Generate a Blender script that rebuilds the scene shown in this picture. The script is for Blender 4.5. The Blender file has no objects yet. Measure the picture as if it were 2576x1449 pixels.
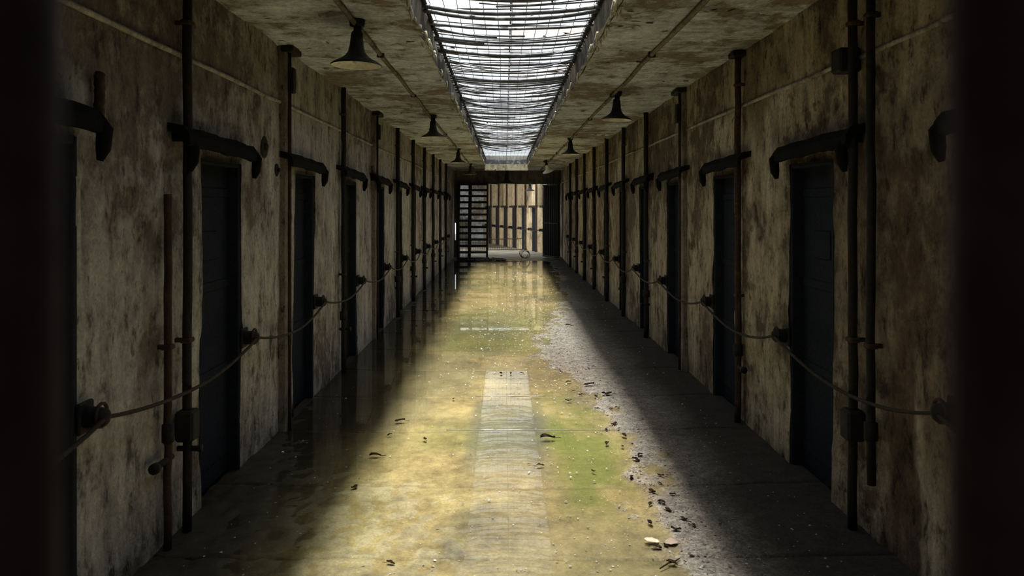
import bpy, math, random
import numpy as np
from mathutils import Vector, Matrix
random.seed(7)
R = random.Random(11)
S = bpy.context.scene
COL = S.collection
PI = math.pi

# ------------------------------------------------------------------ camera, sky, light, exposure
XL, XR = -1.61, 1.764            # wall faces
CAMZ, CEIL, MESHZ = 1.60, 2.76, 2.965
OXL, OXR, OY0, OY1 = -0.55, 0.645, 0.75, 22.0   # skylight opening in the ceiling

cd = bpy.data.cameras.new('camera')
cam = bpy.data.objects.new('camera', cd)
COL.objects.link(cam)
cam.location = (0, 0, CAMZ)
cam.rotation_euler = (PI / 2, 0, 0)
cd.sensor_width = 36
cd.lens = 36 * 1950 / 2576
cd.shift_x = 18 / 2576
cd.shift_y = -203.5 / 2576
cd.clip_start = 0.01
cd.clip_end = 400
cd.dof.use_dof = True
cd.dof.focus_distance = 7.5
cd.dof.aperture_fstop = 6.8
S.camera = cam

w = bpy.data.worlds.new('overcast_sky')
S.world = w
w.use_nodes = True
bg = w.node_tree.nodes['Background']
bg.inputs[0].default_value = (0.88, 0.95, 1.0, 1)
bg.inputs[1].default_value = 1.3

def area(name, loc, sx, sy, power, spread, color=(1, 1, 1)):
    l = bpy.data.lights.new(name, 'AREA')
    l.shape = 'RECTANGLE'
    l.size, l.size_y = sx, sy
    l.energy = power
    l.spread = math.radians(spread)
    l.color = color
    o = bpy.data.objects.new(name, l)
    COL.objects.link(o)
    o.location = loc
    return o

# unseen strip lamp added high over the skylight, standing in for its daylight
area('skylight_strip_lamp', (0.02, 11.35, CEIL + 5.6), 0.55, 20.7, 1110, 62, (1.0, 0.97, 0.92))
hl = area('end_hall_daylight', (-0.9, 25.0, 7.2), 2.4, 2.4, 260, 70, (1.0, 0.95, 0.86))
hl.rotation_euler = (Vector((0.1, 31.0, 1.1)) - hl.location).to_track_quat('-Z', 'Y').to_euler()
sd_ = area('hall_side_fill', (-7.35, 29.6, 1.7), 2.6, 2.2, 140, 120, (1.0, 0.93, 0.80))  # unseen lamp added to brighten the hall's cell wall, its doorway invented
sd_.rotation_euler = (PI / 2, 0, -PI / 2)
# faint unseen lamp added behind the gate to lift its black bars
area('behind_gate_fill', (0.1, -1.7, 2.70), 1.6, 0.8, 3.2, 160, (1.0, 0.86, 0.92))

S.view_settings.view_transform = 'Standard'
S.view_settings.look = 'None'
S.view_settings.gamma = 1
S.view_settings.use_curve_mapping = False
S.view_settings.exposure = 0.0

# ------------------------------------------------------------------ numpy noise
def _hash(ix, iy, seed):
    n = (ix.astype(np.int64) * 374761393 + iy.astype(np.int64) * 668265263 + seed * 974711) & 0xFFFFFFFF
    n = ((n ^ (n >> 13)) * 1274126177) & 0xFFFFFFFF
    n = (n ^ (n >> 16)) & 0xFFFFFF
    return n / float(0xFFFFFF)

def vn(x, y, seed=0):
    x = np.asarray(x, float); y = np.asarray(y, float)
    ix, iy = np.floor(x), np.floor(y)
    fx, fy = x - ix, y - iy
    fx = fx * fx * (3 - 2 * fx); fy = fy * fy * (3 - 2 * fy)
    a = _hash(ix, iy, seed); b = _hash(ix + 1, iy, seed)
    c = _hash(ix, iy + 1, seed); d = _hash(ix + 1, iy + 1, seed)
    return (a * (1 - fx) + b * fx) * (1 - fy) + (c * (1 - fx) + d * fx) * fy

def fbm(x, y, seed=0, o=4):
    t, amp, s = 0, 0.5, 0
    for k in range(o):
        t = t + amp * vn(np.asarray(x) * 2 ** k + 17.3 * k, np.asarray(y) * 2 ** k + 5.1 * k, seed + k)
        s += amp
        amp *= 0.5
    return t / s

def sst(a, b, x):
    t = np.clip((np.asarray(x, float) - a) / (b - a), 0, 1)
    return t * t * (3 - 2 * t)

# ------------------------------------------------------------------ mesh helpers
class MB:
    def __init__(s):
        s.v, s.f, s.m = [], [], []
    def add(s, vs, fs):
        o = len(s.v)
        s.v += [tuple(p) for p in vs]
        s.f += [tuple(i + o for i in q) for q in fs]
    def box(s, x0, x1, y0, y1, z0, z1):
        s.add([(x0, y0, z0), (x1, y0, z0), (x1, y1, z0), (x0, y1, z0), (x0, y0, z1), (x1, y0, z1), (x1, y1, z1), (x0, y1, z1)],
              [(3, 2, 1, 0), (4, 5, 6, 7), (0, 1, 5, 4), (1, 2, 6, 5), (2, 3, 7, 6), (3, 0, 4, 7)])
    def bbox(s, x0, x1, y0, y1, z0, z1, b=0.006):
        """box with chamfered vertical and horizontal edges (24 vertices)"""
        b = min(b, (x1 - x0) * .3, (y1 - y0) * .3, (z1 - z0) * .3)
        vs, idx = [], {}
        for i, (X, sx) in enumerate(((x0, 1), (x1, -1))):
            for j, (Y, sy) in enumerate(((y0, 1), (y1, -1))):
                for k, (Z, sz) in enumerate(((z0, 1), (z1, -1))):
                    for ax in range(3):
                        p = [X + sx * b, Y + sy * b, Z + sz * b]
                        p[ax] = (X, Y, Z)[ax]
                        idx[i, j, k, ax] = len(vs); vs.append(p)
        fs = []
        for ax in range(3):
            o1, o2 = [a for a in range(3) if a != ax]
            for e in (0, 1):
                def key(u, v):
                    t = [0, 0, 0]; t[ax] = e; t[o1] = u; t[o2] = v
                    return idx[t[0], t[1], t[2], ax]
                fs.append((key(0, 0), key(1, 0), key(1, 1), key(0, 1)))
        for ax in range(3):
            o1, o2 = [a for a in range(3) if a != ax]
            for u in (0, 1):
                for v in (0, 1):
                    def key(e, a):
                        t = [0, 0, 0]; t[ax] = e; t[o1] = u; t[o2] = v
                        return idx[t[0], t[1], t[2], a]
                    fs.append((key(0, o1), key(1, o1), key(1, o2), key(0, o2)))
        for i in (0, 1):
            for j in (0, 1):
                for k in (0, 1):
                    fs.append((idx[i, j, k, 0], idx[i, j, k, 1], idx[i, j, k, 2]))
        s.add(vs, fs)
    def tube(s, pts, r, n=8, caps=True):
        pts = [Vector(p) for p in pts]
        rr = r if isinstance(r, (list, tuple)) else [r] * len(pts)
        vs, fs = [], []
        up = None
        for i, p in enumerate(pts):
            a = pts[max(i - 1, 0)]; b = pts[min(i + 1, len(pts) - 1)]
            t = (b - a)
            t = t.normalized() if t.length > 1e-9 else Vector((0, 0, 1))
            if up is None:
                up = Vector((1, 0, 0)) if abs(t.x) < 0.8 else Vector((0, 0, 1))
            u = (up - t * up.dot(t)).normalized()
            up = u
            v = t.cross(u)
            for k in range(n):
                an = 2 * PI * k / n
                vs.append(p + (u * math.cos(an) + v * math.sin(an)) * rr[i])
        for i in range(len(pts) - 1):
            for k in range(n):
                fs.append((i * n + k, i * n + (k + 1) % n, (i + 1) * n + (k + 1) % n, (i + 1) * n + k))
        if caps:
            fs.append(tuple(range(n - 1, -1, -1)))
            fs.append(tuple((len(pts) - 1) * n + k for k in range(n)))
        s.add(vs, fs)
    def lathe(s, prof, c=(0, 0, 0), n=24):
        vs, fs = [], []
        for (r, z) in prof:
            for k in range(n):
                a = 2 * PI * k / n
                vs.append((c[0] + r * math.cos(a), c[1] + r * math.sin(a), c[2] + z))
        for i in range(len(prof) - 1):
            for k in range(n):
                fs.append((i * n + k, i * n + (k + 1) % n, (i + 1) * n + (k + 1) % n, (i + 1) * n + k))
        s.add(vs, fs)
    def blob(s, c, r, seed=0, flat=1.0, n=1):
        """small irregular stone, 20 triangles"""
        t = (1 + 5 ** .5) / 2
        q = [(-1, t, 0), (1, t, 0), (-1, -t, 0), (1, -t, 0), (0, -1, t), (0, 1, t), (0, -1, -t), (0, 1, -t), (t, 0, -1), (t, 0, 1), (-t, 0, -1), (-t, 0, 1)]
        rnd = random.Random(seed)
        vs = []
        for p in q:
            v = Vector(p).normalized() * r * rnd.uniform(.65, 1.2)
            vs.append((c[0] + v.x * rnd.uniform(.9, 1.3), c[1] + v.y, c[2] + v.z * flat))
        fs = [(0, 11, 5), (0, 5, 1), (0, 1, 7), (0, 7, 10), (0, 10, 11), (1, 5, 9), (5, 11, 4), (11, 10, 2), (10, 7, 6), (7, 1, 8),
              (3, 9, 4), (3, 4, 2), (3, 2, 6), (3, 6, 8), (3, 8, 9), (4, 9, 5), (2, 4, 11), (6, 2, 10), (8, 6, 7), (9, 8, 1)]
        s.add(vs, fs)
    def obj(s, name, mat, parent=None, smooth=False, loc=None, kind=None):
        me = bpy.data.meshes.new(name)
        me.from_pydata(s.v, [], s.f)
        if smooth:
            me.polygons.foreach_set('use_smooth', [True] * len(me.polygons))
        me.validate()
        o = bpy.data.objects.new(name, me)
        COL.objects.link(o)
        if mat: me.materials.append(mat)
        if parent: o.parent = parent
        if loc: o.location = loc
        if kind: o['kind'] = kind
        return o

def grid_obj(name, P, quads, mat, parent=None, smooth=True, attrs=None):
    me = bpy.data.meshes.new(name)
    me.from_pydata(P.tolist(), [], quads.tolist())
    if smooth:
        me.polygons.foreach_set('use_smooth', [True] * len(me.polygons))
    if attrs:
        for an, arr in attrs.items():
            a = me.attributes.new(an, 'FLOAT', 'POINT')
            a.data.foreach_set('value', np.asarray(arr, np.float32).ravel())
    o = bpy.data.objects.new(name, me)
    COL.objects.link(o)
    if mat: me.materials.append(mat)
    if parent: o.parent = parent
    return o

def quads_of(nu, nv, keep=None):
    i, j = np.meshgrid(np.arange(nu - 1), np.arange(nv - 1), indexing='ij')
    a = i * nv + j
    q = np.stack([a, a + nv, a + nv + 1, a + 1], -1)
    return q[keep] if keep is not None else q.reshape(-1, 4)

def empty(name, loc=(0, 0, 0)):
    o = bpy.data.objects.new(name, None)
    COL.objects.link(o)
    o.location = loc
    o.empty_display_size = .1
    return o

def tag(o, label=None, cat=None, group=None, kind=None):
    if label: o['label'] = label
    if cat: o['category'] = cat
    if group: o['group'] = group
    if kind: o['kind'] = kind
    return o

def children(o):
    return [c for c in bpy.data.objects if c.parent == o]

def copy_tree(o, kids):
    c = o.copy(); COL.objects.link(c)
    for k in kids:
        d = k.copy(); COL.objects.link(d); d.parent = c
    return c

ORD = ['first', 'second', 'third', 'fourth', 'fifth', 'sixth', 'seventh', 'eighth', 'ninth', 'tenth', 'eleventh', 'twelfth', 'thirteenth', 'fourteenth', 'fifteenth', 'sixteenth']

# ------------------------------------------------------------------ materials
class NT:
    def __init__(s, name):
        s.m = bpy.data.materials.new(name); s.m.use_nodes = True
        s.t = s.m.node_tree
        s.b = s.t.nodes['Principled BSDF']
        s.out = s.t.nodes['Material Output']
        s.geo = s.n('ShaderNodeNewGeometry')
    def n(s, t, **k):
        q = s.t.nodes.new(t)
        for a, v in k.items(): setattr(q, a, v)
        return q
    def l(s, a, b): s.t.links.new(a, b)
    def mapping(s, scale=(1, 1, 1), rot=(0, 0, 0), loc=(0, 0, 0)):
        m = s.n('ShaderNodeMapping')
        m.inputs['Scale'].default_value = scale
        m.inputs['Rotation'].default_value = rot
        m.inputs['Location'].default_value = loc
        s.l(s.geo.outputs['Position'], m.inputs['Vector'])
        return m.outputs[0]
    def noise(s, scale, vec=None, detail=5, rough=.6, dist=0):
        q = s.n('ShaderNodeTexNoise')
        q.inputs['Scale'].default_value = scale
        q.inputs['Detail'].default_value = detail
        q.inputs['Roughness'].default_value = rough
        q.inputs['Distortion'].default_value = dist
        s.l(vec if vec is not None else s.geo.outputs['Position'], q.inputs['Vector'])
        return q.outputs['Fac']
    def ramp(s, fac, stops):
        r = s.n('ShaderNodeValToRGB')
        e = r.color_ramp.elements
        while len(e) < len(stops): e.new(.5)
        for q, (p, c) in zip(e, stops):
            q.position = p
            q.color = (c[0], c[1], c[2], 1) if hasattr(c, '__len__') else (c, c, c, 1)
        s.l(fac, r.inputs[0])
        return r.outputs[0]
    def mix(s, fac, a, b, blend='MIX'):
        q = s.n('ShaderNodeMix', data_type='RGBA', blend_type=blend)
        for so, v in ((q.inputs[0], fac), (q.inputs[6], a), (q.inputs[7], b)):
            if isinstance(v, bpy.types.NodeSocket): s.l(v, so)
            elif isinstance(v, (int, float)): so.default_value = v if so.type == 'VALUE' else (v, v, v, 1)
            else: so.default_value = (v[0], v[1], v[2], 1)
        return q.outputs[2]
    def math(s, op, a, b=0.0):
        q = s.n('ShaderNodeMath', operation=op)
        for so, v in zip(q.inputs, (a, b)):
            if isinstance(v, bpy.types.NodeSocket): s.l(v, so)
            else: so.default_value = v
        return q.outputs[0]
    def attr(s, name):
        q = s.n('ShaderNodeAttribute', attribute_name=name)
        return q.outputs['Fac']
    def bump(s, h, strength=.5, dist=.01):
        q = s.n('ShaderNodeBump')
        q.inputs['Strength'].default_value = strength
        q.inputs['Distance'].default_value = dist
        s.l(h, q.inputs['Height'])
        s.l(q.outputs[0], s.b.inputs['Normal'])
        return q.outputs[0]
    def col(s, c):
        if isinstance(c, bpy.types.NodeSocket): s.l(c, s.b.inputs['Base Color'])
        else: s.b.inputs['Base Color'].default_value = (*c, 1)
    def rough(s, v):
        if isinstance(v, bpy.types.NodeSocket): s.l(v, s.b.inputs['Roughness'])
        else: s.b.inputs['Roughness'].default_value = v

def plaster(name, pale, mid, dark, peel, peel_lo=.53, streak=(7, 7, .55), rough=.92, seed=0.0, raw=False, pits=.46, sp=(.36, .41)):
    k = NT(name)
    off = (seed, seed * 1.7, seed * .6)
    big = k.noise(1.1, k.mapping(loc=off), 6, .62)
    st = k.noise(1.0, k.mapping(streak, loc=off), 7, .68, .3)
    med = k.noise(5.5, k.mapping(loc=off), 8, .66)
    fine = k.noise(46, k.mapping(loc=off), 5, .7)
    c = k.ramp(st, [(.28, dark), (.46, mid), (.62, pale)])
    c2 = k.ramp(big, [(.32, dark), (.5, mid), (.66, pale)])
    c = k.mix(.42, c, c2)
    # peeled coat: the coarse brown render beneath shows
    pm = k.math('ADD', k.math('MULTIPLY', big, .62), k.math('MULTIPLY', med, .5))
    mask = k.ramp(pm, [(peel_lo - .035, 0), (peel_lo + .0, .6), (peel_lo + .05, 1)])
    inv = k.mix(mask, peel, c)
    if raw:
        inv = k.mix(k.attr('raw'), inv, k.ramp(med, [(.3, (.05, .034, .022)), (.55, (.145, .10, .064)), (.75, (.24, .18, .12))]))
        inv = k.mix(k.attr('lime'), inv, k.ramp(fine, [(.3, (.52, .48, .36)), (.7, (.85, .80, .64))]))
    spots = k.ramp(k.math('ADD', k.math('MULTIPLY', k.noise(17, k.mapping((1, 1, .6), loc=off), 4, .6), .7), k.math('MULTIPLY', big, .3)), [(sp[0], 0), (sp[1], 1)])
    c = k.mix(spots, peel, inv)
    drip = k.noise(1.0, k.mapping((streak[0] * 1.9, streak[1] * 1.9, streak[2] * 5), loc=off), 6, .7, .4)
    c = k.mix(1, c, k.ramp(drip, [(.30, .74), (.5, 1.0), (.70, 1.18)]), 'MULTIPLY')
    pit = k.noise(11, k.mapping((1, 1, .55), loc=off), 6, .72)
    c = k.mix(1, c, k.ramp(pit, [(.34, pits), (.46, .94), (.68, 1.24)]), 'MULTIPLY')
    grain = k.ramp(fine, [(.25, .62), (.75, 1.25)])
    c = k.mix(1, c, grain, 'MULTIPLY')
    k.col(c)
    k.rough(rough)
    h = k.math('ADD', k.math('MULTIPLY', mask, .55), k.math('ADD', k.math('MULTIPLY', fine, .5), k.math('MULTIPLY', med, .8)))
    h = k.math('ADD', k.math('ADD', h, k.math('MULTIPLY', pit, 1.1)), k.math('MULTIPLY', spots, .3))
    k.bump(h, .95, .016)
    k.b.inputs['Specular IOR Level'].default_value = .25
    return k.m

M = {}
M['wall_l'] = plaster('weathered_plaster', (.55, .515, .465), (.38, .35, .31), (.19, .172, .147), (.18, .152, .123), .505, seed=3.1, pits=.28, sp=(.37, .41))
M['wall_r'] = plaster('peeling_plaster', (.54, .465, .335), (.39, .325, .225), (.20, .16, .108), (.15, .112, .074), .53, seed=9.4, raw=True, pits=.22, sp=(.385, .42))
M['trim'] = plaster('pale_rail', (.58, .54, .47), (.44, .41, .35), (.22, .19, .15), (.14, .11, .085), .44, seed=4.5)
M['far'] = plaster('far_tan_plaster', (.62, .51, .34), (.51, .41, .265), (.32, .245, .155), (.20, .15, .10), .46, seed=12.4)
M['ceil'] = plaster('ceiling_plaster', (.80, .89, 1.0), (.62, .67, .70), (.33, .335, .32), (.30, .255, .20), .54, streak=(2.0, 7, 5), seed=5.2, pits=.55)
M['flake'] = plaster('plaster_flake', (.46, .41, .31), (.36, .31, .23), (.2, .17, .13), (.14, .11, .085), .40, seed=1.2)
M['cream'] = plaster('cream_limewash', (.62, .56, .40), (.46, .41, .28), (.22, .19, .12), (.13, .10, .07), .46, seed=2.2)
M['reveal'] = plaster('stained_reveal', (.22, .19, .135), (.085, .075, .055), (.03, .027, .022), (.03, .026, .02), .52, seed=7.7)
M['hood'] = None
M['casing'] = plaster('painted_casing', (.34, .30, .235), (.23, .20, .16), (.12, .10, .085), (.08, .065, .05), .44, seed=6.5)
M['beam'] = plaster('sooty_beam', (.26, .24, .20), (.17, .155, .13), (.09, .082, .07), (.075, .065, .055), .48, seed=8.0)

def iron(name, a, b, rust, rough=.65, metal=.35, spec=.3):
    k = NT(name)
    n1 = k.noise(9, None, 6, .65)
    n2 = k.noise(60, None, 4, .6)
    c = k.ramp(n1, [(.35, a), (.55, b), (.70, rust)])
    c = k.mix(1, c, k.ramp(n2, [(.3, .6), (.7, 1.3)]), 'MULTIPLY')
    k.col(c)
    k.b.inputs['Metallic'].default_value = metal
    k.rough(k.ramp(n1, [(.3, rough - .12), (.7, min(1, rough + .2))]))
    k.b.inputs['Specular IOR Level'].default_value = spec
    k.bump(k.math('ADD', n1, k.math('MULTIPLY', n2, .5)), .5, .004)
    return k.m
M['iron'] = iron('dark_iron', (.018, .017, .017), (.028, .024, .021), (.06, .035, .022), .7)
M['rust'] = iron('rusty_iron', (.03, .022, .017), (.06, .035, .024), (.12, .062, .036), .85, .1)
M['door'] = iron('door_iron', (.014, .018, .027), (.018, .022, .031), (.026, .026, .030), .9, 0, .08)
M['hood'] = iron('sooty_hood_iron', (.007, .007, .008), (.010, .010, .010), (.02, .015, .012), .95, 0, .06)
M['shade'] = iron('lamp_enamel_dark', (.016, .018, .022), (.022, .023, .026), (.05, .035, .025), .5, .1)
M['rope'] = iron('wire_rope_steel', (.03, .026, .02), (.045, .036, .028), (.08, .05, .032), .75, .3)
M['gate'] = iron('gate_iron', (.085, .062, .068), (.095, .066, .07), (.11, .066, .068), .85, 0)
k = NT('lamp_enamel_white'); n = k.noise(14)
k.col(k.ramp(n, [(.3, (.45, .43, .34)), (.6, (.78, .76, .66))])); k.rough(.45); M['white'] = k.m
k = NT('lamp_bulb'); k.col((.7, .7, .62)); k.rough(.2); M['bulb'] = k.m
k = NT('netting_wire'); n = k.noise(30)
k.col(k.ramp(n, [(.35, (.05, .048, .045)), (.65, (.12, .105, .09))])); k.rough(.55); k.b.inputs['Metallic'].default_value = .5; M['wire'] = k.m
k = NT('netting_slat'); n = k.noise(11)
k.col(k.ramp(n, [(.3, (.025, .025, .028)), (.55, (.08, .08, .086)), (.72, (.34, .34, .34))])); k.rough(.5); M['slat'] = k.m
k = NT('dead_leaf'); n = k.noise(40)
k.col(k.ramp(n, [(.3, (.012, .009, .006)), (.7, (.05, .032, .018))])); k.rough(.9); k.b.inputs['Specular IOR Level'].default_value = .05; M['leaf'] = k.m
k = NT('pale_leaf'); n = k.noise(45)
k.col(k.ramp(n, [(.3, (.62, .50, .32)), (.7, (.88, .78, .58))])); k.rough(.5); M['pale'] = k.m
k = NT('crumbs_and_glints'); n = k.noise(24)
k.col(k.ramp(n, [(.35, (.28, .23, .15)), (.6, (.75, .70, .58))])); k.rough(.13); M['chips_and_glints'] = k.m
k = NT('rubble'); n = k.noise(16)
k.col(k.ramp(n, [(.3, (.02, .018, .015)), (.7, (.10, .085, .07))])); k.rough(.9); M['rubble'] = k.m

# floor: worn concrete under silt; 'dry', 'moss', 'pale' and 'grime' are where those deposits lie, the last with shade painted in
k = NT('wet_concrete')
n1 = k.noise(2.2, None, 7, .65); n2 = k.noise(13, None, 8, .7); n3 = k.noise(75, None, 4, .7)
silt = k.ramp(k.math('ADD', k.math('MULTIPLY', n1, .55), k.math('MULTIPLY', n2, .45)),
              [(.33, (.15, .12, .062)), (.47, (.37, .295, .15)), (.60, (.56, .465, .245))])
c = k.mix(k.attr('moss'), silt, k.mix(n2, (.13, .16, .045), (.27, .30, .095)))
c = k.mix(k.attr('grey'), c, k.mix(n1, (.13, .14, .115), (.19, .195, .155)))
dryc = k.ramp(k.math('ADD', k.math('MULTIPLY', n2, .5), k.math('MULTIPLY', n3, .5)), [(.36, (.11, .097, .078)), (.5, (.25, .22, .18)), (.63, (.44, .40, .34))])
c = k.mix(k.attr('dry'), c, dryc)
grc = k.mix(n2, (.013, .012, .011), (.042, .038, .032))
c = k.mix(k.attr('grime_shade'), c, grc)
c = k.mix(1, c, k.ramp(n3, [(.3, .72), (.7, 1.2)]), 'MULTIPLY')
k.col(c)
k.rough(k.ramp(k.attr('dry'), [(0, .38), (1, .75)]))
k.b.inputs['Specular IOR Level'].default_value = .18
k.bump(k.math('ADD', k.math('MULTIPLY', n2, .6), n3), .7, .006)
M['floor'] = k.m
k = NT('joint_bead'); k.col((.27, .25, .18)); k.rough(.08); M['bead'] = k.m

# shallow water
m = bpy.data.materials.new('murky_water'); m.use_nodes = True
t = m.node_tree; t.nodes.clear()
o_ = t.nodes.new('ShaderNodeOutputMaterial'); mx = t.nodes.new('ShaderNodeMixShader')
fr = t.nodes.new('ShaderNodeFresnel'); fr.inputs[0].default_value = 1.33
tr = t.nodes.new('ShaderNodeBsdfTransparent'); tr.inputs[0].default_value = (.97, .95, .88, 1)
gl = t.nodes.new('ShaderNodeBsdfGlossy'); gl.inputs['Roughness'].default_value = .012
nz = t.nodes.new('ShaderNodeTexNoise'); nz.inputs['Scale'].default_value = 5; nz.inputs['Detail'].default_value = 3
ge = t.nodes.new('ShaderNodeNewGeometry'); bp = t.nodes.new('ShaderNodeBump')
bp.inputs['Strength'].default_value = .05; bp.inputs['Distance'].default_value = .004
t.links.new(ge.outputs['Position'], nz.inputs['Vector']); t.links.new(nz.outputs['Fac'], bp.inputs['Height'])
t.links.new(bp.outputs[0], gl.inputs['Normal'])
t.links.new(fr.outputs[0], mx.inputs[0]); t.links.new(tr.outputs[0], mx.inputs[1]); t.links.new(gl.outputs[0], mx.inputs[2])
t.links.new(mx.outputs[0], o_.inputs[0])
M['water'] = m

def glass(name, tint, haze):
    m = bpy.data.materials.new(name); m.use_nodes = True
    t = m.node_tree; t.nodes.clear()
    o_ = t.nodes.new('ShaderNodeOutputMaterial'); mx = t.nodes.new('ShaderNodeMixShader')
    tr = t.nodes.new('ShaderNodeBsdfTransparent'); tr.inputs[0].default_value = (*tint, 1)
    tl = t.nodes.new('ShaderNodeBsdfTranslucent'); tl.inputs[0].default_value = (.5, .5, .48, 1)
    nz = t.nodes.new('ShaderNodeTexNoise'); nz.inputs['Scale'].default_value = 3; nz.inputs['Detail'].default_value = 6
    ge = t.nodes.new('ShaderNodeNewGeometry')
    mr = t.nodes.new('ShaderNodeMapRange')
    mr.inputs['From Min'].default_value = .35; mr.inputs['From Max'].default_value = .7
    mr.inputs['To Min'].default_value = haze * .3; mr.inputs['To Max'].default_value = haze
    t.links.new(ge.outputs['Position'], nz.inputs['Vector']); t.links.new(nz.outputs['Fac'], mr.inputs['Value'])
    t.links.new(mr.outputs[0], mx.inputs[0]); t.links.new(tr.outputs[0], mx.inputs[1]); t.links.new(tl.outputs[0], mx.inputs[2])
    t.links.new(mx.outputs[0], o_.inputs[0])
    return m
M['pane0'] = glass('clear_skylight_glass', (.97, .99, 1.0), .06)
M['pane1'] = glass('dirty_skylight_glass', (.72, .74, .78), .25)
M['pane2'] = glass('stained_skylight_glass', (.88, .80, .76), .18)

# ------------------------------------------------------------------ doors layout
def span(a): return [(n, n + .61) for n in a]
DOORS_L = span([.50, 2.30, 4.10, 5.90, 7.78, 9.66, 11.5, 13.35, 15.2, 17.05, 18.9, 20.75])
DOORS_R = span([.60, 2.36, 4.17, 5.92, 7.78, 9.50, 11.32, 13.15, 14.98, 16.8, 18.63, 20.46])
DTOP = 1.86
Y_BACK, Y_END = -3.0, 24.6

# ------------------------------------------------------------------ structure: walls
def relief(y, z, side):
    s = 40 if side < 0 else 80
    d = (fbm(y * .7, z * .7, s, 3) - .5) * .030 + (fbm(y * 6, z * 4.5, s + 5, 4) - .5) * .011
    pl = fbm(y * 1.7, z * 1.7, s + 9, 5)
    d = d + sst(.50, .53, pl) * .007
    if side < 0:
        g = sst(.02, .006, np.abs(y - (2.99 + .014 * np.sin(z * 9) + .02 * (vn(z * 4, z, 3) - .5)))) * sst(1.15, 1.3, z) * sst(1.78, 1.70, z)
        d = d - .035 * g
        g = sst(.014, .004, np.abs(y - (4.80 + .01 * np.sin(z * 7)))) * sst(.6, .8, z) * sst(1.3, 1.2, z)
        d = d - .02 * g
    else:
        g = sst(.014, .004, np.abs(y - (3.22 + .012 * np.sin(z * 8)))) * sst(1.5, 1.6, z) * sst(2.05, 2.0, z)
        d = d - .02 * g
        g = sst(.010, .003, np.abs(y - (3.20 + .01 * np.sin(z * 6)))) * sst(.55, .62, z) * sst(.95, .85, z)
        d = d - .015 * g
        rough = sst(.10, .02, np.abs(y - 3.45) - .10 - .05 * vn(z * 5, 0 * z, 7)) * sst(1.95, 1.8, z)
        d = d + rough * ((fbm(y * 22, z * 22, 99, 4) - .5) * .03 - .008)
        # run-off curtain on the stained stretch over the third cell
        cur = sst(.03, .0, np.abs(y - 6.25) - .32) * sst(1.98, 2.1, z) * sst(2.34, 2.28, z)
        d = d + cur * (.012 * np.abs(np.sin(y * 45 + 2 * vn(z * 4, y * 3, 6))) + .006)
    return d

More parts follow.
